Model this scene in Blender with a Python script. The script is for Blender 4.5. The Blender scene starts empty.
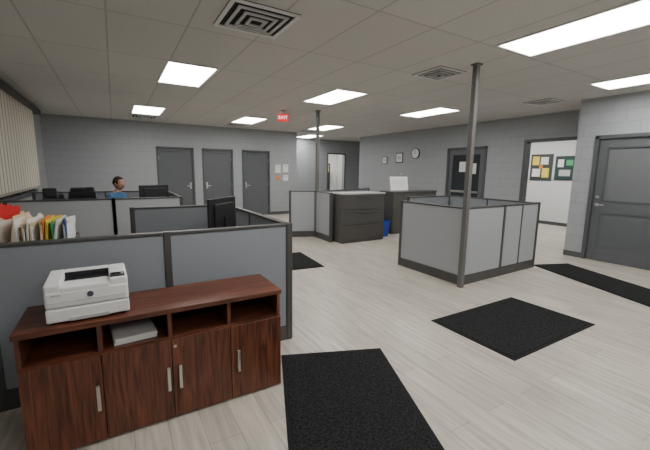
import bpy, bmesh, math, random
from mathutils import Matrix, Vector
random.seed(4)
S=bpy.context.scene
H=2.85

# ---------------------------------------------------------------- materials
def new(name):
    m=bpy.data.materials.new(name);m.use_nodes=True
    return m,m.node_tree.nodes,m.node_tree.links,m.node_tree.nodes['Principled BSDF']
def flat(name,col,rough=.5,metal=0,noise=0,nscale=40,bump=0,spec=.5):
    m,n,l,b=new(name)
    b.inputs['Base Color'].default_value=(*col,1);b.inputs['Roughness'].default_value=rough
    b.inputs['Metallic'].default_value=metal;b.inputs['Specular IOR Level'].default_value=spec
    if noise or bump:
        t=n.new('ShaderNodeTexNoise');t.inputs['Scale'].default_value=nscale;t.inputs['Detail'].default_value=4
        g=n.new('ShaderNodeNewGeometry');l.new(g.outputs['Position'],t.inputs['Vector'])
        if noise:
            r=n.new('ShaderNodeValToRGB');l.new(t.outputs['Fac'],r.inputs['Fac'])
            r.color_ramp.elements[0].position=.3;r.color_ramp.elements[1].position=.7
            r.color_ramp.elements[0].color=(*[c*(1-noise) for c in col],1)
            r.color_ramp.elements[1].color=(*[min(1,c*(1+noise)) for c in col],1)
            l.new(r.outputs['Color'],b.inputs['Base Color'])
        if bump:
            bp=n.new('ShaderNodeBump');bp.inputs['Strength'].default_value=bump;bp.inputs['Distance'].default_value=.01
            l.new(t.outputs['Fac'],bp.inputs['Height']);l.new(bp.outputs['Normal'],b.inputs['Normal'])
    return m
def emit(name,col,st):
    m,n,l,b=new(name)
    b.inputs['Base Color'].default_value=(*col,1);b.inputs['Emission Color'].default_value=(*col,1)
    b.inputs['Emission Strength'].default_value=st;return m
def brick(name,axes,c1,c2,mortar,bw,bh,ms,offset=.5,rough=.5,bump=.3,noise=0,shift=(0,0),grain=False,spec=.5):
    m,n,l,b=new(name)
    g=n.new('ShaderNodeNewGeometry');sp=n.new('ShaderNodeSeparateXYZ');cb=n.new('ShaderNodeCombineXYZ')
    l.new(g.outputs['Position'],sp.inputs[0])
    for i,a in enumerate(axes):
        ad=n.new('ShaderNodeMath');ad.operation='ADD';ad.inputs[1].default_value=shift[i]
        l.new(sp.outputs[a],ad.inputs[0]);l.new(ad.outputs[0],cb.inputs[i])
    t=n.new('ShaderNodeTexBrick');t.offset=offset;t.inputs['Scale'].default_value=1
    t.inputs['Color1'].default_value=(*c1,1);t.inputs['Color2'].default_value=(*c2,1);t.inputs['Mortar'].default_value=(*mortar,1)
    t.inputs['Brick Width'].default_value=bw;t.inputs['Row Height'].default_value=bh
    t.inputs['Mortar Size'].default_value=ms;t.inputs['Mortar Smooth'].default_value=.3
    l.new(cb.outputs[0],t.inputs['Vector'])
    out=t.outputs['Color']
    if noise:
        nz=n.new('ShaderNodeTexNoise');nz.inputs['Scale'].default_value=1 if grain else 60;nz.inputs['Detail'].default_value=5
        mp=n.new('ShaderNodeMapping')
        if grain: mp.inputs['Scale'].default_value=(2.2,26,1)
        l.new(cb.outputs[0],mp.inputs['Vector']);l.new(mp.outputs[0],nz.inputs['Vector'])
        r=n.new('ShaderNodeMapRange');r.inputs['From Min'].default_value=.3;r.inputs['From Max'].default_value=.7
        r.inputs['To Min'].default_value=1-noise;r.inputs['To Max'].default_value=1+noise
        l.new(nz.outputs['Fac'],r.inputs['Value'])
        mx=n.new('ShaderNodeVectorMath');mx.operation='SCALE'
        l.new(out,mx.inputs[0]);l.new(r.outputs[0],mx.inputs['Scale']);out=mx.outputs[0]
    l.new(out,b.inputs['Base Color']);b.inputs['Roughness'].default_value=rough;b.inputs['Specular IOR Level'].default_value=spec
    if bump:
        inv=n.new('ShaderNodeMath');inv.operation='SUBTRACT';inv.inputs[0].default_value=1
        l.new(t.outputs['Fac'],inv.inputs[1])
        bp=n.new('ShaderNodeBump');bp.inputs['Strength'].default_value=bump;bp.inputs['Distance'].default_value=.006
        l.new(inv.outputs[0],bp.inputs['Height']);l.new(bp.outputs['Normal'],b.inputs['Normal'])
    return m
WC=(.345,.363,.38);WC2=(.335,.352,.369);WM=(.295,.312,.328)
M_wallY=brick('painted_block_y',(0,2),WC,WC2,WM,.4,.2,.007,bump=.4,rough=.6,noise=.03)
M_wallX=brick('painted_block_x',(1,2),WC,WC2,WM,.4,.2,.007,bump=.4,rough=.6,noise=.03)
M_ceil=brick('ceiling_tile',(0,1),(.63,.62,.605),(.605,.595,.58),(.45,.44,.43),.652,1.22,.010,offset=0,rough=.9,bump=.2,noise=.06,shift=(-.68+6.52,12.2-4.93),spec=.1)
M_floor=brick('vinyl_plank',(1,0),(.50,.458,.395),(.42,.385,.33),(.31,.28,.245),1.22,.18,.0028,rough=.38,bump=.08,noise=.22,grain=True)
M_base=flat('baseboard_rubber',(.08,.085,.09),.5)
M_door=flat('door_paint',(.105,.112,.121),.4,noise=.03,nscale=3)
M_frame=flat('door_frame_paint',(.08,.086,.093),.4)
M_fabric=flat('panel_fabric',(.265,.283,.308),.9,noise=.1,nscale=160,bump=.2,spec=.2)
M_fabricL=flat('panel_fabric_light',(.365,.378,.395),.9,noise=.1,nscale=160,bump=.2,spec=.2)
M_pframe=flat('panel_frame',(.065,.064,.062),.45,noise=.04)
M_post=flat('pole_paint',(.13,.125,.12),.4)
M_mat=flat('floor_mat_carpet',(.020,.020,.021),.98,noise=.7,nscale=70,bump=.8,spec=.1)
M_matedge=flat('floor_mat_rubber',(.011,.011,.012),.8,spec=.2)
M_chrome=flat('brushed_metal',(.62,.61,.58),.3,metal=1)
M_white=flat('printer_plastic',(.82,.82,.82),.4)
M_lgrey=flat('light_grey_plastic',(.5,.5,.5),.5)
M_black=flat('black_plastic',(.014,.014,.016),.4)
M_dark=flat('dark_recess',(.01,.01,.01),.8)
M_screen=flat('screen_glass',(.01,.012,.018),.12)
M_paper=flat('paper',(.78,.78,.76),.8,noise=.02)
M_cab=flat('cabinet_steel',(.085,.082,.078),.42,noise=.03,nscale=5)
M_cabtop=flat('cabinet_top',(.5,.49,.48),.45)
M_desk=flat('desk_laminate',(.32,.31,.30),.4)
M_lens=emit('light_lens',(1,.985,.95),18.5)
M_lensS=emit('light_lens_side_room',(1,.98,.95),26)
M_lframe=flat('light_frame',(.75,.75,.74),.5)
M_blind=flat('blind_fabric',(.62,.58,.49),.85,noise=.05,nscale=90)
M_hemshade=flat('blind_hem_shade',(.30,.275,.225),.85)  # darker tone: shading painted along slat edges, also used for the bottom hem
M_glass=flat('dark_glass',(.035,.04,.045),.1)
M_exit=emit('exit_red',(.9,.03,.03),.7)
M_skin=flat('skin',(.46,.24,.16),.55)
M_hair=flat('hair_dark',(.02,.014,.01),.7,noise=.3,nscale=120)
M_shirt=flat('blue_shirt',(.06,.16,.33),.85,noise=.08,nscale=60)
M_trouser=flat('dark_trousers',(.02,.022,.03),.85)
M_eye=flat('eye_white',(.7,.7,.7),.3)
M_lip=flat('lip',(.3,.12,.09),.5)
def C(name,col,r=.6): return flat(name,col,r)
M_red=C('folder_red',(.62,.02,.02));M_manila=C('folder_manila',(.70,.54,.33));M_yel=C('folder_yellow',(.75,.62,.08))
M_grn=C('folder_green',(.08,.38,.16));M_blu=C('folder_blue',(.03,.15,.55));M_org=C('folder_orange',(.75,.25,.04))
M_logo=C('printer_mark',(.05,.06,.09),.4)
def wood():
    m,n,l,b=new('mahogany_laminate')
    g=n.new('ShaderNodeTexCoord');mp=n.new('ShaderNodeMapping');mp.inputs['Scale'].default_value=(22,22,1.5)
    l.new(g.outputs['Object'],mp.inputs['Vector'])
    t=n.new('ShaderNodeTexNoise');t.inputs['Scale'].default_value=1.8;t.inputs['Detail'].default_value=8;t.inputs['Distortion'].default_value=1.1
    l.new(mp.outputs[0],t.inputs['Vector'])
    r=n.new('ShaderNodeValToRGB');l.new(t.outputs['Fac'],r.inputs['Fac'])
    r.color_ramp.elements[0].position=.34;r.color_ramp.elements[0].color=(.058,.017,.009,1)
    r.color_ramp.elements[1].position=.68;r.color_ramp.elements[1].color=(.20,.064,.032,1)
    l.new(r.outputs['Color'],b.inputs['Base Color']);b.inputs['Roughness'].default_value=.35
    return m
M_wood=wood()
def woodtop():
    m=M_wood.copy();m.name='mahogany_laminate_top'
    for n in m.node_tree.nodes:
        if n.type=='MAPPING': n.inputs['Scale'].default_value=(1.5,22,22)
    return m
M_woodT=woodtop()

# ---------------------------------------------------------------- mesh builder
class O:
    def __init__(s,name): s.name=name;s.bm=bmesh.new();s.mats=[]
    def mi(s,m):
        if m not in s.mats: s.mats.append(m)
        return s.mats.index(m)
    def add(s,t,mat,mtx=None,smooth=False):
        if mtx is not None: t.transform(mtx)
        i=s.mi(mat)
        for f in t.faces: f.material_index=i;f.smooth=smooth
        me=bpy.data.meshes.new('t');t.to_mesh(me);t.free();s.bm.from_mesh(me);bpy.data.meshes.remove(me)
    def box(s,x0,x1,y0,y1,z0,z1,mat,bev=0,mtx=None):
        t=bmesh.new();bmesh.ops.create_cube(t,size=1)
        t.transform(Matrix.Translation(((x0+x1)/2,(y0+y1)/2,(z0+z1)/2))@Matrix.Diagonal((abs(x1-x0),abs(y1-y0),abs(z1-z0),1)))
        if bev: bmesh.ops.bevel(t,geom=t.edges[:],offset=bev,segments=2,affect='EDGES',profile=.5)
        s.add(t,mat,mtx)
    def cyl(s,p0,p1,r,mat,seg=20,r2=None,mtx=None):
        p0=Vector(p0);p1=Vector(p1);d=p1-p0
        t=bmesh.new();bmesh.ops.create_cone(t,cap_ends=True,segments=seg,radius1=r,radius2=r if r2 is None else r2,depth=d.length)
        q=d.to_track_quat('Z','Y').to_matrix().to_4x4()
        t.transform(Matrix.Translation((p0+p1)/2)@q);s.add(t,mat,mtx)
    def sph(s,c,rad,mat,seg=20,mtx=None,fn=None):
        t=bmesh.new();bmesh.ops.create_uvsphere(t,u_segments=seg,v_segments=seg//2+2,radius=1)
        if isinstance(rad,(int,float)): rad=(rad,)*3
        for v in t.verts:
            v.co=Vector((v.co.x*rad[0],v.co.y*rad[1],v.co.z*rad[2]))
            if fn: v.co=fn(v.co)
        t.transform(Matrix.Translation(c));s.add(t,mat,mtx,True)
    def done(s,loc=(0,0,0),rz=0,parent=None):
        me=bpy.data.meshes.new(s.name);s.bm.to_mesh(me);s.bm.free()
        for m in s.mats: me.materials.append(m)
        o=bpy.data.objects.new(s.name,me);S.collection.objects.link(o)
        o.location=loc;o.rotation_euler[2]=rz
        if parent: o.parent=parent
        return o
def T(x,y,z=0,rz=0): return Matrix.Translation((x,y,z))@Matrix.Rotation(rz,4,'Z')

# ---------------------------------------------------------------- room shell
XL=-1.5;YB=11.4;XR=8.35;XN=7.32;YN=3.3;YF=13.2
o=O('floor');o.box(-1.8,11.6,-2.7,16,-.1,0,M_floor);o.done()
o=O('ceiling');o.box(-1.8,11.6,-2.7,16,H,H+.1,M_ceil);o.done()
WY0,WY1,WZ0,WZ1=1.2,10.1,.95,2.6
o=O('wall_left')
o.box(XL-.2,XL,-2.7,WY0,0,H,M_wallX);o.box(XL-.2,XL,WY1,YB+.2,0,H,M_wallX)
o.box(XL-.2,XL,WY0,WY1,0,WZ0,M_wallX);o.box(XL-.2,XL,WY0,WY1,WZ1,H,M_wallX);o.done()
o=O('window_1')
o.box(XL-.12,XL-.1,WY0,WY1,WZ0,WZ1,M_glass)
for y in [WY0+.03+i*(WY1-WY0-.06)/6 for i in range(7)]: o.box(XL-.15,XL-.03,y-.03,y+.03,WZ0,WZ1,M_frame)
o.box(XL-.15,XL-.03,WY0,WY1,WZ0,WZ0+.06,M_frame);o.box(XL-.15,XL-.03,WY0,WY1,WZ1-.06,WZ1,M_frame)
o.box(XL-.04,XL+.06,WY0,WY1,WZ0-.03,WZ0,M_desk);o.done()
o=O('window_blind')
o.box(XL+.02,XL+.17,.9,10.3,2.69,2.79,M_black,.005)
y=1.0
while y<9.6:
    m=T(XL+.09,y,0,math.radians(-14))
    o.box(-.0015,.0015,-.10,.10,1.12,2.70,M_blind,0,m)
    o.box(-.004,.004,.088,.104,1.12,2.70,M_hemshade,0,m);o.box(-.004,.004,-.10,.10,1.10,1.14,M_hemshade,0,m);y+=.19  # upright strip paints the shade line between slats; lower strip is the hem
o.done()
# back wall
doors=[(1.08,2.12),(2.36,3.32),(3.62,4.58)]
o=O('wall_back')
x=XL-.2
DH=2.17
for a,b in doors:
    o.box(x,a,YB,YB+.2,0,H,M_wallY);o.box(a,b,YB,YB+.2,DH,H,M_wallY);x=b
o.box(x,5.6,YB,YB+.2,0,H,M_wallY);o.done()
def slab_door(name,a,b,handle_right=True):
    o=O(name)
    w=.055
    o.box(a,a+w,YB-.02,YB+.14,0,DH,M_frame,.004);o.box(b-w,b,YB-.02,YB+.14,0,DH,M_frame,.004);o.box(a,b,YB-.02,YB+.14,DH-w,DH,M_frame,.004)
    o.box(a+w+.003,b-w-.003,YB+.02,YB+.065,.008,DH-w-.003,M_door,.003)
    o.box(a+w,b-w,YB+.1,YB+.12,0,DH-w,M_dark)
    hx=b-w-.07 if handle_right else a+w+.07
    s=-1 if handle_right else 1
    o.box(hx-.025,hx+.025,YB+.008,YB+.02,.93,1.13,M_chrome,.004)
    o.cyl((hx,YB+.01,1.02),(hx,YB-.05,1.02),.011,M_chrome);o.cyl((hx,YB-.045,1.02),(hx+s*.11,YB-.045,1.02),.01,M_chrome)
    o.box(a+w+.1,b-w-.1,YB-.02,YB+.02,DH-w-.08,DH-w-.03,M_door,.004)
    hxx=a+w if handle_right else b-w
    for z in (.25,1.05,1.85): o.cyl((hxx,YB+.01,z-.05),(hxx,YB+.01,z+.05),.008,M_chrome)
    o.done()
slab_door('door_1',*doors[0]);slab_door('door_2',*doors[1],False);slab_door('door_3',*doors[2],False)
# recess
o=O('wall_recess_left');o.box(5.4,5.6,YB+.2,YF,0,H,M_wallX);o.done()
o=O('wall_recess_far')
fx0,fx1=8.0,8.85
o.box(5.4,fx0,YF,YF+.15,0,H,M_wallY);o.box(fx0,fx1,YF,YF+.15,2.25,H,M_wallY);o.box(fx1,10.2,YF,YF+.15,0,H,M_wallY);o.done()
o=O('trim_1')
o.box(fx0-.05,fx0,YF-.02,YF+.17,0,2.3,M_frame);o.box(fx1,fx1+.05,YF-.02,YF+.17,0,2.3,M_frame);o.box(fx0-.05,fx1+.05,YF-.02,YF+.17,2.25,2.3,M_frame);o.done()
o=O('wall_recess_right');o.box(10.05,10.2,YB,YF,0,H,M_wallX);o.done()
o=O('wall_far_room')
o.box(7,7.1,YF+.15,15.8,0,H,M_paper);o.box(10.1,10.2,YF+.15,15.8,0,H,M_paper);o.box(7,10.2,15.7,15.8,0,H,M_paper);o.done()
# right wall
dy0,dy1=5.82,7.08;oy0,oy1=3.42,4.8;OH=2.25
o=O('wall_right')
o.box(XR,XR+.15,dy1,YB,0,H,M_wallX);o.box(XR,XR+.15,dy0,dy1,2.22,H,M_wallX);o.box(XR,XR+.15,oy1,dy0,0,H,M_wallX)
o.box(XR,XR+.15,oy0,oy1,OH,H,M_wallX);o.box(XR,XR+.15,YN-.15,oy0,0,H,M_wallX)
o.box(XR+.15,10.2,YB-.15,YB,0,H,M_wallY);o.done()
o=O('trim_2')
o.box(XR-.02,XR+.17,oy1,oy1+.06,0,OH+.06,M_frame);o.box(XR-.02,XR+.17,oy0-.05,oy0,0,OH+.06,M_frame);o.box(XR-.02,XR+.17,oy0,oy1,OH,OH+.06,M_frame);o.done()
o=O('door_4')
a,b=dy0,dy1
o.box(XR-.03,XR+.12,a,a+.07,0,2.22,M_frame,.004);o.box(XR-.03,XR+.12,b-.07,b,0,2.22,M_frame,.004);o.box(XR-.03,XR+.12,a,b,2.15,2.22,M_frame,.004)
o.box(XR+.0,XR+.05,a+.07,b-.07,.01,.25,M_door);o.box(XR+.0,XR+.05,a+.07,a+.19,.25,2.15,M_door);o.box(XR,XR+.05,b-.19,b-.07,.25,2.15,M_door);o.box(XR,XR+.05,a+.19,b-.19,2.02,2.15,M_door)
o.box(XR+.015,XR+.03,a+.19,b-.19,.25,2.02,M_glass)
o.box(XR-.03,XR-.005,a+.19,b-.19,.98,1.04,M_chrome,.004)
o.box(XR+.005,XR+.014,a+.62,a+.84,1.55,1.83,M_paper);o.box(XR+.005,XR+.014,a+.3,a+.5,1.5,1.78,M_paper)
o.done()
# near right wall
ny0,ny1=1.93,3.0
o=O('wall_right_near')
o.box(XN,XN+.15,ny1,YN,0,H,M_wallX);o.box(XN,XN+.15,ny0,ny1,2.2,H,M_wallX);o.box(XN,XN+.15,-2.7,ny0,0,H,M_wallX)
o.box(XN+.15,XR,YN-.15,YN,0,H,M_wallY);o.done()
o=O('door_5')
a,b=ny0,ny1
o.box(XN-.025,XN+.12,a,a+.06,0,2.2,M_frame,.004);o.box(XN-.025,XN+.12,b-.06,b,0,2.2,M_frame,.004);o.box(XN-.025,XN+.12,a,b,2.14,2.2,M_frame,.004)
a+=.065;b-=.065;X0,X1=XN+.02,XN+.065
o.box(X0,X1,a,a+.13,.008,2.135,M_door,.003);o.box(X0,X1,b-.13,b,.008,2.135,M_door,.003)
o.box(X0,X1,a+.13,b-.13,.008,.2,M_door);o.box(X0,X1,a+.13,b-.13,.86,1.08,M_door);o.box(X0,X1,a+.13,b-.13,1.98,2.135,M_door)
o.box(X0+.014,X1-.01,a+.13,b-.13,.2,.86,M_door);o.box(X0+.01,X1-.015,a+.19,b-.19,.27,.79,M_door,.006)
o.box(X0+.015,X1-.015,a+.13,b-.13,1.08,1.98,flat('door_glass',(.15,.16,.165),.15))
for (p,q,r,t) in ((a+.12,a+.145,1.07,1.99),(b-.145,b-.12,1.07,1.99)): o.box(X0-.008,X0,p,q,r,t,M_frame)
o.box(X0-.008,X0,a+.12,b-.12,1.06,1.085,M_frame);o.box(X0-.008,X0,a+.12,b-.12,1.975,2.0,M_frame)
o.cyl((X0,b-.065,1.0),(X0-.012,b-.065,1.0),.032,M_chrome);o.cyl((X0,b-.065,1.0),(X0-.06,b-.065,1.0),.011,M_chrome);o.cyl((X0-.055,b-.065,1.0),(X0-.055,b-.19,1.0),.01,M_chrome)
o.cyl((X0,b-.065,1.14),(X0-.02,b-.065,1.14),.028,M_chrome)
o.box(XN+.1,XN+.12,ny0,ny1,0,2.2,M_dark)
o.done()
o=O('wall_front');o.box(-1.7,XN+.15,-2.7,-2.5,0,H,M_wallY);o.done()
# side room
o=O('wall_side_room')
SW=flat('side_room_paint',(.66,.67,.67),.7)
o.box(11.3,11.45,1.5,8.2,0,H,SW);o.box(XR+.15,11.3,8.05,8.2,0,H,SW);o.box(XR+.15,11.3,1.5,1.65,0,H,SW);o.done()
o=O('baseboard_side_room');o.box(11.285,11.3,1.65,8.05,0,.1,M_base);o.done()
def board(o,y0,y1,z0,z1,bg,papers):
    o.box(11.27,11.298,y0,y1,z0,z1,M_frame);o.box(11.262,11.27,y0+.02,y1-.02,z0+.02,z1-.02,bg)
    for (u,v,w,h,m) in papers:
        Y=y1-(y1-y0)*u;Z=z0+(z1-z0)*v
        o.box(11.256,11.262,Y-w/2,Y+w/2,Z-h/2,Z+h/2,m)
o=O('bulletin_board')
board(o,5.66,6.3,1.32,2.12,C('board_dark',(.05,.06,.05)),[(.25,.75,.2,.26,M_yel),(.65,.75,.22,.22,M_paper),(.3,.3,.24,.24,M_paper),(.72,.3,.2,.28,M_yel),(.5,.53,.1,.1,M_org)])
o.done()
o=O('bulletin_board')
board(o,5.02,5.58,1.35,2.05,C('board_green',(.02,.05,.045)),[(.28,.7,.16,.22,M_paper),(.7,.72,.18,.16,M_grn),(.5,.3,.3,.18,M_lgrey)])
o.done()
# baseboards
o=O('baseboard_back')
x=XL
for a,b in doors+[(5.6,5.6)]:
    o.box(x,a,YB-.012,YB,0,.1,M_base);x=b
o.done()
o=O('baseboard_right');o.box(XR-.012,XR,dy1,YB,0,.1,M_base);o.box(XR-.012,XR,oy1+.06,dy0,0,.1,M_base);o.done()
o=O('baseboard_right_near');o.box(XN-.012,XN,ny1,YN,0,.1,M_base);o.box(XN-.012,XN,-2.5,ny0,0,.1,M_base);o.done()
o=O('baseboard_recess');o.box(5.6,fx0-.05,YF-.012,YF,0,.1,M_base);o.done()
o=O('baseboard_left');o.box(XL,XL+.012,-2.5,YB-.02,0,.1,M_base);o.done()

# ---------------------------------------------------------------- ceiling fixtures
def light(x,y,lens=M_lens):
    o=O('ceiling_light_panel')
    w,l=.61,1.22
    o.box(x,x+w,y,y+l,H-.006,H-.002,lens)
    for (a,b,c,d) in ((x-.015,x+.012,y-.015,y+l+.015),(x+w-.012,x+w+.015,y-.015,y+l+.015),(x+.012,x+w-.012,y-.015,y+.012),(x+.012,x+w-.012,y+l-.012,y+l+.015)):
        o.box(a,b,c,d,H-.014,H-.0005,M_lframe)
    o.done()
for x,y in ((.66,4.93),(3.2,5.02),(5.82,5.2),(.45,8.65),(2.90,8.85),(5.4,9.0),(3.52,1.22),(6.1,1.45),(.8,1.2),(3.5,-2.2),(6.2,-2.2),(.8,-2.2),(6.3,11.75)):
    light(x,y)
light(9.5,3.4,M_lensS);light(9.5,5.6,M_lensS);light(8.3,13.9,M_lensS)
def vent(x,y,w=.6):
    o=O('ceiling_air_vent')
    z=H-.001
    o.box(x-w/2,x+w/2,y-w/2,y+w/2,z-.004,z,M_dark)
    for i,s in enumerate((1,.74,.5,.27)):
        a=w/2*s;t=.035 if i==0 else .028
        zz=z-.012-.006*i
        for (p,q,r,u) in ((-a,a,-a,-a+t),(-a,a,a-t,a),(-a,-a+t,-a+t,a-t),(a-t,a,-a+t,a-t)):
            o.box(x+p,x+q,y+r,y+u,zz-.006,zz+.006,M_lframe if i==0 else M_lgrey)
    o.done()
vent(1.17,3.2);vent(3.85,3.5,.5);vent(6.95,3.75,.5);vent(.75,10.35);vent(3.25,10.5);vent(5.7,10.7)
e=O('exit_sign')
e.box(-.12,.12,-.02,.02,-.08,.08,M_exit,.006);e.cyl((0,0,.08),(0,0,H-2.69),.012,M_lframe);e.box(-.06,.06,-.03,.03,H-2.71,H-2.69,M_lframe)
ex=e.done((3.32,7.45,2.69),math.radians(-20))
tc=bpy.data.curves.new('exit_text','FONT');tc.body='EXIT';tc.size=.1;tc.align_x='CENTER';tc.align_y='CENTER';tc.extrude=.001
to=bpy.data.objects.new('exit_text',tc);S.collection.objects.link(to);to.parent=ex;to.location=(0,-.022,0);to.rotation_euler=(math.pi/2,0,0)
tc.materials.append(emit('exit_letters',(1,.85,.8),1.5))

# ---------------------------------------------------------------- partitions
PH=1.07
def seg(o,x0,y0,x1,y1,n=1,h=PH,fab=None,end0=True,end1=True):
    fab=fab or M_fabric
    d=Vector((x1-x0,y1-y0));L=d.length;a=math.atan2(d.y,d.x);m=T(x0,y0,0,a);th=.03
    o.box(0,L,-th,th,.0,.13,M_pframe,.003,m)
    o.box(0,L,-th,th,h-.022,h,M_pframe,.004,m)
    w=L/n
    for i in range(n+1):
        o.box(max(0,i*w-.011),min(L,i*w+.011),-th,th,.13,h-.022,M_pframe,0,m)
    for i in range(n):
        o.box(i*w+.011,(i+1)*w-.011,-th+.006,th-.006,.135,h-.024,fab,.004,m)
    if end0: o.box(-.025,.025,-.034,.034,0,h+.004,M_pframe,.005,m)
    if end1: o.box(L-.025,L+.025,-.034,.034,0,h+.004,M_pframe,.005,m)
o=O('cubicle_partition')
seg(o,-1.46,2.78,-.70,2.78,1);seg(o,-.70,2.78,.30,2.78,1,end0=False,end1=False);seg(o,.30,2.78,1.28,2.78,1,fab=M_fabric)
seg(o,1.28,2.78,1.28,4.70,2);seg(o,.15,4.70,1.28,4.70,1)
o.done()
o=O('cubicle_partition')
seg(o,-1.30,6.3,-.04,6.3,1,fab=M_fabricL);seg(o,-.04,6.3,.94,6.3,1,fab=M_fabricL);seg(o,.94,6.3,.94,8.3,2);seg(o,-1.30,8.3,.94,8.3,2)
o.done()
o=O('cubicle_partition')
CX,CY=3.99,3.03;XE=5.84
seg(o,CX,CY,CX,4.22,1,fab=M_fabricL);seg(o,CX,CY,4.88,CY+.03,1,fab=M_fabricL);seg(o,4.88,CY+.03,XE,CY+.06,2,fab=M_fabricL)
seg(o,XE,CY+.06,XE,4.85,2);seg(o,4.7,4.85,XE,4.85,1)
o.done()
o=O('cubicle_partition')
seg(o,3.42,7.30,3.97,7.1,1,fab=M_fabricL);seg(o,3.97,7.1,3.94,6.35,1,fab=M_fabricL)
o.done()
o=O('cubicle_partition');seg(o,4.08,7.15,6.0,7.75,2);o.done()
def pole(x,y):
    o=O('power_pole');o.box(x-.032,x+.032,y-.032,y+.032,0,H,M_post,.004)
    o.box(x-.05,x+.05,y-.05,y+.05,H-.02,H,M_post,.003);o.done()
pole(3.91,2.965);pole(3.97,7.02)

# ---------------------------------------------------------------- credenza
o=O('credenza')
L=1.42;D=.42;Hh=.71
o.box(-.01,L+.01,-.012,D,Hh-.03,Hh,M_woodT,.003)
o.box(0,.02,0,D,0,Hh-.03,M_wood);o.box(L-.02,L,0,D,0,Hh-.03,M_wood)
o.box(.02,L-.02,D-.015,D-.002,.02,Hh-.03,M_wood)
zs=.53
o.box(.02,L-.02,0,D-.015,zs-.022,zs,M_woodT)
o.box(.02,L-.02,.02,D-.015,.03,.05,M_woodT);o.box(.02,L-.02,.03,.045,0,.05,M_wood)
w=L/4
for i in (1,2,3): o.box(i*w-.011,i*w+.011,.002,D-.015,zs,Hh-.03,M_wood)
o.box(2*w-.01,2*w+.01,.02,D-.015,.05,zs-.022,M_wood)
for i in range(4):
    o.box(i*w+.002,(i+1)*w-.002,-.018,0,.012,zs-.012,M_wood,.002)
def pull(x):
    o.cyl((x,-.018,.225),(x,-.045,.225),.005,M_chrome);o.cyl((x,-.018,.345),(x,-.045,.345),.005,M_chrome)
    o.box(x-.009,x+.009,-.052,-.042,.21,.36,M_chrome,.003)
for x in (w-.025,2*w-.025,2*w+.04,3*w+.045): pull(x)
o.cyl((2*w+.02,-.018,.475),(2*w+.02,-.023,.475),.009,M_chrome)
o.done((-.485,2.17,0))
o=O('paper_stack')
for i in range(6): o.box(-.11+random.uniform(-.004,.004),.11,-.14,.14,i*.006,i*.006+.0055,M_paper,0,T(0,0,0,random.uniform(-.03,.03)))
o.done((.035,2.35,.5305),.1)

# ---------------------------------------------------------------- printer
o=O('laser_printer')
PW,PD,P=.38,.35,.215
o.box(0,PW,0,PD,.012,.085,M_white,.008)
o.box(.003,PW-.003,.004,PD,.083,.087,M_lgrey)
o.box(0,PW,.004,PD,.087,.178,M_white,.012)
o.box(0,.075,.01,PD,.165,P,M_white,.01);o.box(PW-.09,PW,.01,PD,.165,P,M_white,.01)
o.box(.07,PW-.085,PD-.085,PD,.165,P,M_white,.01);o.box(.07,PW-.085,.005,.05,.165,.198,M_white,.008)
t=bmesh.new()
vs=[t.verts.new(v) for v in ((.074,.045,.196),(PW-.089,.045,.196),(PW-.089,PD-.17,.184),(.074,PD-.17,.184))];t.faces.new(vs);o.add(t,M_white)
o.box(.074,PW-.089,PD-.17,PD-.08,.17,.1845,M_black);o.box(.074,PW-.089,PD-.095,PD-.083,.18,.2135,M_black)
o.box(PW-.082,PW-.012,.03,.11,P-.002,P+.006,M_black,.002);o.box(PW-.075,PW-.035,.05,.1,P+.005,P+.0075,M_screen)
o.box(PW-.028,PW-.018,.055,.07,P+.005,P+.008,M_lgrey);o.box(PW-.028,PW-.018,.08,.095,P+.005,P+.008,M_grn)
o.box(.1,PW-.1,-.004,.002,.012,.03,M_lgrey,.001)
o.box(.012,PW-.012,-.001,.003,.118,.120,M_lgrey)
o.cyl((.2,-.0005,.145),(.2,.006,.145),.015,M_logo,28)
o.box(.03,.07,-.0005,.004,.155,.163,M_lgrey)
for i in range(6): o.box(PW-.001,PW+.001,.12+i*.03,.135+i*.03,.12,.15,M_lgrey)
for (a,b) in ((.03,.03),(PW-.03,.03),(.03,PD-.03),(PW-.03,PD-.03)): o.cyl((a,b,0),(a,b,.014),.012,M_black)
o.done((-.355,2.2,.7105),math.radians(1.5))

# ---------------------------------------------------------------- floor mats
def mat(cx,cy,w,l,rz):
    o=O('floor_mat');o.box(-w/2,w/2,-l/2,l/2,0,.006,M_matedge,.002);o.box(-w/2+.03,w/2-.03,-l/2+.03,l/2-.03,.002,.011,M_mat,.002)
    o.done((cx,cy,0.0005),rz)
a=math.radians(-21.5);dn=Vector((-.366,-.93))
mat(1.495+dn.x*.75,2.36+dn.y*.75,.86,1.5,a)
mat(3.44,1.945,1.42,.9,0)
mat(6.3+dn.x*1.2,3.03+dn.y*1.2,.70,2.4,a)
mat(2.4,5.3,.95,1.1,math.radians(-6))

# ---------------------------------------------------------------- desks in near cubicle
def desk(name,x0,x1,y0,y1,z=.74):
    o=O(name);o.box(x0,x1,y0,y1,z-.03,z,M_desk,.004)
    for x in (x0+.02,x1-.05):
        o.box(x,x+.03,y0+.04,y1-.04,0,z-.03,M_pframe)
    o.box(x0+.05,x1-.05,y0+.03,y0+.045,.3,z-.03,M_pframe);o.done()
desk('desk',-1.40,1.22,2.83,3.68)
def monitor(x,y,z,rz,w=.5,h=.31,lift=.13):
    o=O('computer_monitor')
    o.box(-.11,.11,-.08,.1,0,.012,M_black,.004);o.box(-.025,.025,.03,.05,.01,lift+.16,M_black,.004)
    o.box(-w/2,w/2,-.012,.014,lift,lift+h,M_black,.006);o.box(-w/2+.07,w/2-.07,.012,.034,lift+.05,lift+h-.05,M_black,.01)
    o.box(-w/2+.012,w/2-.012,-.0135,-.011,lift+.016,lift+h-.012,M_screen);o.done((x,y,z),rz)
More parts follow.
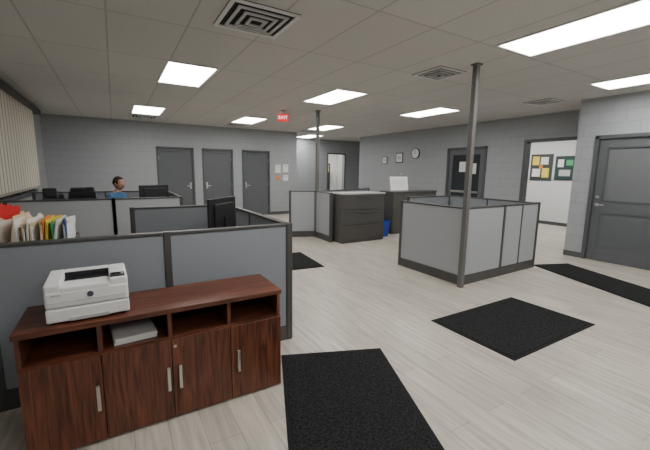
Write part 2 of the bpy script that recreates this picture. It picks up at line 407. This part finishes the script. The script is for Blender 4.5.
monitor(.88,3.43,.741,math.radians(226),h=.34,lift=.18)
o=O('desk_phone')
t=bmesh.new();pr=[(-.09,-.1,0),(.09,-.1,0),(.09,.1,0),(-.09,.1,0),(-.09,-.1,.02),(.09,-.1,.02),(.09,.1,.08),(-.09,.1,.08)]
v=[t.verts.new(p) for p in pr]
for f in ((0,1,2,3),(4,5,6,7),(0,1,5,4),(1,2,6,5),(2,3,7,6),(3,0,4,7)): t.faces.new([v[i] for i in f])
bmesh.ops.recalc_face_normals(t,faces=t.faces[:]);o.add(t,M_black)
o.box(-.085,-.04,-.1,.1,.06,.09,M_black,.01);o.box(-.02,.07,.02,.08,.065,.078,M_screen)
o.done((.35,3.1,.741),.3)
# file organiser with folders
o=O('file_organizer')
o.box(-.78,-.26,2.88,3.22,.741,.96,M_pframe,.004)
for b_ in ((-.78,-.26,2.88,2.89),(-.78,-.77,2.88,3.22),(-.27,-.26,2.88,3.22),(-.78,-.26,3.21,3.22)): o.box(*b_,.96,1.04,M_pframe)
cols=[M_red,M_red,M_red,M_red,M_red,M_manila,M_manila,M_paper,M_manila,M_manila,M_manila,M_paper,M_manila,M_manila,M_org,M_yel,M_grn,M_paper,M_blu,M_manila]
for i,c in enumerate(cols):
    x=-.765+i*.0243
    top=1.27 if c is M_red else random.uniform(1.15,1.23)
    if i>14: top=random.uniform(1.14,1.2)
    m=T(x,3.05,.965)@Matrix.Rotation(math.radians(random.uniform(-4,10)),4,'Y')@Matrix.Rotation(math.radians(random.uniform(-16,6)),4,'Z')
    hh=top-.965
    o.box(0,.004,-.15,.15,0,hh,c,0,m);o.box(.006,.009,-.148,.148,0,hh-.02,c if c is not M_manila else M_paper,0,m)
    ty=random.uniform(-.12,.05);o.box(0,.002,ty,ty+.07,hh,hh+.015,c,0,m)
o.done()

# ---------------------------------------------------------------- far-left cubicle contents
desk('desk',-.1,.88,6.36,6.95)
monitor(.57,6.72,.741,math.radians(205),w=.52,h=.33,lift=.18)
o=O('storage_cabinet')
o.box(-1.25,-.2,6.36,6.8,0,.98,M_cab,.005)
for i in range(3): o.box(-1.23+i*.345,-.9+i*.345,6.8,6.815,.05,.95,M_cab,.004);o.box(-1.0+i*.345,-.95+i*.345,6.815,6.83,.6,.62,M_chrome)
o.done()
def bprinter(name,x,y,z,w,d,h,rz=0,m=M_black):
    o=O(name);o.box(-w/2,w/2,-d/2,d/2,0,h*.45,m,.008);o.box(-w/2+.01,w/2-.01,-d/2+.02,d/2,h*.48,h*.8,m,.01)
    o.box(-w/2+.03,w/2-.03,-d/2+.05,d/2-.02,h*.8,h,m,.012);o.box(-w/2+.05,w/2-.05,-d/2-.005,-d/2+.01,h*.2,h*.3,M_lgrey);o.box(-w/2+.06,w/2-.06,-d/2-.06,-d/2,h*.1,h*.14,m)
    o.box(w/2-.12,w/2-.03,-d/2+.06,-d/2+.12,h,h+.01,M_screen);o.done((x,y,z),rz)
bprinter('inkjet_printer',-.44,6.6,.981,.36,.32,.24)
o=O('fax_machine');o.box(-.13,.13,-.12,.12,0,.1,M_black,.01);o.box(-.12,.05,-.02,.1,.1,.24,M_black,.02);o.box(.07,.12,-.11,.11,.09,.15,M_black,.012)
o.box(-.1,.03,-.1,-.04,.1,.106,M_screen);o.done((-.81,6.6,.981),.2)

# ---------------------------------------------------------------- office chair + seated man
px,py=.04,7.38;ang=math.radians(-38)
o=O('office_chair')
for i in range(5):
    a2=i*2*math.pi/5+.3;o.cyl((0,0,.09),(.29*math.cos(a2),.29*math.sin(a2),.065),.02,M_black);o.sph((.29*math.cos(a2),.29*math.sin(a2),.032),.031,M_black,12)
o.cyl((0,0,.08),(0,0,.42),.028,M_black);o.box(-.23,.25,-.24,.24,.38,.445,M_black,.03)
o.box(-.30,-.25,-.05,.05,.40,.62,M_black,.01);o.box(-.32,-.26,-.21,.21,.56,.98,M_black,.025)
for s in (-1,1): o.box(-.12,.14,s*.29-.03,s*.29+.03,.64,.67,M_black,.01);o.box(0,.03,s*.29-.015,s*.29+.015,.42,.65,M_black)
o.done((px,py,0),ang)
man=bpy.data.objects.new('seated_man',None);S.collection.objects.link(man);man.location=(px,py,0);man.rotation_euler[2]=ang
def skin(name,verts,edges,root,mats,fn,sub=2):
    me=bpy.data.meshes.new(name);me.from_pydata([v[:3] for v in verts],edges,[])
    ob=bpy.data.objects.new(name,me);S.collection.objects.link(ob)
    ob.modifiers.new('s','SKIN')
    for i,v in enumerate(verts):
        r=v[3];r2=v[4] if len(v)>4 else r
        me.skin_vertices[0].data[i].radius=(r,r2);me.skin_vertices[0].data[i].use_root=(i==root)
    sm=ob.modifiers.new('d','SUBSURF');sm.levels=sub;sm.render_levels=sub
    dg=bpy.context.evaluated_depsgraph_get();m2=bpy.data.meshes.new_from_object(ob.evaluated_get(dg))
    ob.modifiers.clear();ob.data=m2
    m2.materials.clear()
    for m in mats: m2.materials.append(m)
    for p in m2.polygons: p.use_smooth=True;p.material_index=fn(p.center)
    ob.parent=man;return ob
V=[(-.06,0,.56,.15,.13),(-.07,0,.70,.14,.11),(-.06,0,.86,.16,.11),(-.04,0,1.01,.15,.10),(-.02,0,1.10,.055),(0,0,1.17,.05),
 (-.04,.17,1.03,.062),(.0,.23,.80,.045),(.22,.16,.80,.034),(.29,.14,.80,.026),
 (-.04,-.17,1.03,.062),(.0,-.23,.80,.045),(.22,-.16,.80,.034),(.29,-.14,.80,.026),
 (.02,.10,.55,.09),(.40,.13,.53,.062),(.40,.13,.10,.042),(.02,-.10,.55,.09),(.40,-.13,.53,.062),(.40,-.13,.10,.042),
 (.41,.13,.05,.04),(.54,.14,.035,.03),(.41,-.13,.05,.04),(.54,-.14,.035,.03)]
E=[(0,1),(1,2),(2,3),(3,4),(4,5),(3,6),(6,7),(7,8),(8,9),(3,10),(10,11),(11,12),(12,13),(0,14),(14,15),(15,16),(0,17),(17,18),(18,19),(16,20),(20,21),(19,22),(22,23)]
def fn(c):
    if c.z>1.10: return 2
    if c.x>.14 and c.z>.7: return 2
    if c.z<.09: return 3
    if c.z<.62: return 1
    return 0
skin('body',V,E,0,[M_shirt,M_trouser,M_skin,M_black],fn)
for s in (1,-1):
    hv=[(.28,s*.14,.80,.024),(.335,s*.135,.795,.030,.016)];he=[(0,1)]
    for k,(dy,ln) in enumerate(((-.024,.062),(-.008,.072),(.008,.068),(.024,.052))):
        n=len(hv);hv+=[(.355,s*.135+dy,.795,.0085),(.355+ln*.55,s*.135+dy*1.1,.79,.008),(.355+ln,s*.135+dy*1.15,.772,.0065)];he+=[(1,n),(n,n+1),(n+1,n+2)]
    n=len(hv);hv+=[(.31,s*.135-s*.03,.79,.010),(.345,s*.135-s*.045,.78,.008)];he+=[(1,n),(n,n+1)]
    skin('hand',hv,he,0,[M_skin],lambda c:0)
h=O('head')
def hf(c):
    z=c.z
    if z<0: k=1-.28*(abs(z)/.12)**1.5;c=Vector((c.x*(k+.06),c.y*k,z))
    return c
hc=(.025,0,1.255)
h.sph(hc,(.097,.076,.118),M_skin,28,fn=hf)
h.sph((.122,0,1.235),(.016,.012,.014),M_skin,12);h.cyl((.112,0,1.275),(.126,0,1.238),.007,M_skin,10,.012)
for s in (1,-1):
    h.sph((.107,s*.031,1.262),(.011,.014,.009),M_eye,12);h.sph((.116,s*.031,1.262),(.004,.006,.006),M_black,10)
    h.box(.108,.116,s*.031-.017,s*.031+.017,1.28,1.286,M_hair,.002)
    h.sph((.015,s*.078,1.25),(.018,.008,.031),M_skin,12)
h.box(.104,.112,-.024,.024,1.192,1.20,M_lip,.003)
def hairf(c):
    if c.x>.045 and c.z<.055: c=Vector((c.x*.6,c.y*.9,c.z*.6))
    if c.z<-.04: c=Vector((min(c.x,.0)*.85,c.y*.85,-.04+(c.z+.04)*.3))
    return c
h.sph((.016,0,1.272),(.103,.084,.115),M_hair,28,fn=hairf)
h.done(parent=man)

# ---------------------------------------------------------------- centre-left storage
o=O('lateral_file_cabinet')
x0,x1,y0,y1,hh=4.05,5.18,6.08,6.58,1.07
o.box(x0,x1,y0,y1,0,hh-.03,M_cab,.004);o.box(x0-.01,x1+.01,y0-.02,y1+.01,hh-.03,hh,M_cabtop,.004)
for i in range(3):
    z=.08+i*.318;o.box(x0+.015,x1-.015,y0-.018,y0,z,z+.304,M_cab,.004);o.box(x0+.35,x1-.35,y0-.03,y0-.017,z+.25,z+.27,M_pframe,.003)
o.done()
o=O('recycling_bin')
t=bmesh.new();b0=[(-.13,-.1,0),(.13,-.1,0),(.13,.1,0),(-.13,.1,0)];b1=[(-.17,-.13,.38),(.17,-.13,.38),(.17,.13,.38),(-.17,.13,.38)];b2=[(x*.93,y*.93,z) for x,y,z in b1];b3=[(x*.9,y*.9,.02) for x,y,z in b0]
R=[[t.verts.new(p) for p in r] for r in (b0,b1,b2,b3)]
t.faces.new(R[0]);t.faces.new(R[3])
for a_,b_ in ((0,1),(1,2),(2,3)):
    for i in range(4): t.faces.new((R[a_][i],R[a_][(i+1)%4],R[b_][(i+1)%4],R[b_][i]))
bmesh.ops.recalc_face_normals(t,faces=t.faces[:]);o.add(t,C('bin_blue',(.01,.05,.42),.4))
o.done((5.40,6.42,0))
o=O('storage_cabinet')
x0,x1,y0,y1,hh=5.8,7.3,6.5,7.0,1.05
o.box(x0,x1,y0,y1,0,hh-.03,M_cab,.004);o.box(x0-.01,x1+.01,y0-.02,y1,hh-.03,hh,M_cab,.004)
for i in range(4): o.box(x0+.01+i*.373,x0+.37+i*.373,y0-.018,y0,.06,hh-.05,M_cab,.004);o.box(x0+.32+i*.373,x0+.335+i*.373,y0-.03,y0-.016,.55,.7,M_chrome)
o.done()
o=O('tabletop_sign')
m=Matrix.Translation((6.33,6.85,1.052))@Matrix.Rotation(math.radians(-10),4,'X')
o.box(-.3,.3,-.01,.01,0,.36,M_paper,.004,m);o.box(-.3,.3,-.014,-.009,.22,.225,M_lgrey,0,m)
for i in range(4): o.box(-.24,.24-.08*(i%2),-.0125,-.0095,.28-.05*i,.288-.05*i,M_lgrey,0,m)
o.box(-.02,.02,.0,.12,0,.01,M_lgrey)
o.done()
def plaque(name,y,z,r,kind):
    o=O(name);X=XR-.001
    if kind=='round':
        o.cyl((X,y,z),(X-.03,y,z),r,M_frame,32);o.cyl((X-.03,y,z),(X-.034,y,z),r*.86,M_paper,32)
        o.box(X-.037,X-.034,y-.006,y+.006,z,z+r*.65,M_black);o.box(X-.037,X-.034,y,y+r*.45,z-.006,z+.006,M_black)
    else:
        o.box(X-.02,X,y-r,y+r,z-r,z+r,M_frame,.003);o.box(X-.023,X-.02,y-r*.8,y+r*.8,z-r*.8,z+r*.8,M_paper)
        o.box(X-.0245,X-.023,y-r*.5,y+r*.5,z-r*.3,z+r*.35,M_lgrey)
    o.done()
plaque('picture_frame',9.85,1.93,.13,'sq');plaque('picture_frame',9.1,2.0,.17,'sq');plaque('wall_clock',8.35,2.12,.17,'round')
o=O('thermostat');o.box(XR-.03,XR-.001,8.9,9.0,1.45,1.57,M_paper,.006);o.box(XR-.033,XR-.03,8.915,8.985,1.5,1.55,M_screen);o.done()
o=O('notice_papers')
for (x,z,w,hh,m) in ((4.88,1.58,.2,.27,M_paper),(5.17,1.6,.2,.27,M_paper),(5.17,1.27,.2,.2,M_paper),(4.88,1.28,.12,.15,M_org)):
    o.box(x-w/2,x+w/2,YB-.006,YB-.001,z-hh/2,z+hh/2,m);o.box(x-w*.35,x+w*.35,YB-.0075,YB-.006,z+hh*.2,z+hh*.3,M_lgrey)
o.done()
o=O('shelving_unit')
for x in (7.6,9.3): o.box(x,x+.04,15.2,15.6,0,1.9,M_cab)
for k,z in enumerate((.1,.55,1.0,1.45,1.86)):
    o.box(7.6,9.34,15.2,15.6,z,z+.03,M_cab)
    if k<4:
        x=7.68
        while x<9.2:
            w=random.uniform(.08,.25);o.box(x,x+w,15.25,15.5,z+.03,z+.03+random.uniform(.15,.38),random.choice([M_manila,M_blu,M_paper,M_cab,M_lgrey]));x+=w+.02
o.done()

# ---------------------------------------------------------------- world + camera
w=bpy.data.worlds.new('world');S.world=w;w.use_nodes=True
w.node_tree.nodes['Background'].inputs[0].default_value=(.35,.42,.5,1);w.node_tree.nodes['Background'].inputs[1].default_value=.5
f,pi_,ya,ro,hh=350.35,.1532,.5385,.0133,1.5287
F=Vector((math.sin(ya)*math.cos(pi_),math.cos(ya)*math.cos(pi_),-math.sin(pi_)))
R0=Vector((math.cos(ya),-math.sin(ya),0));U0=R0.cross(F)
R1=R0*math.cos(ro)+U0*math.sin(ro);U1=-R0*math.sin(ro)+U0*math.cos(ro)
cd=bpy.data.cameras.new('camera');cam=bpy.data.objects.new('camera',cd);S.collection.objects.link(cam)
cd.sensor_width=36;cd.sensor_fit='HORIZONTAL';cd.lens=f/650*36;cd.clip_start=.02
cam.matrix_world=Matrix(((R1.x,U1.x,-F.x,0),(R1.y,U1.y,-F.y,0),(R1.z,U1.z,-F.z,hh),(0,0,0,1)))
S.camera=cam
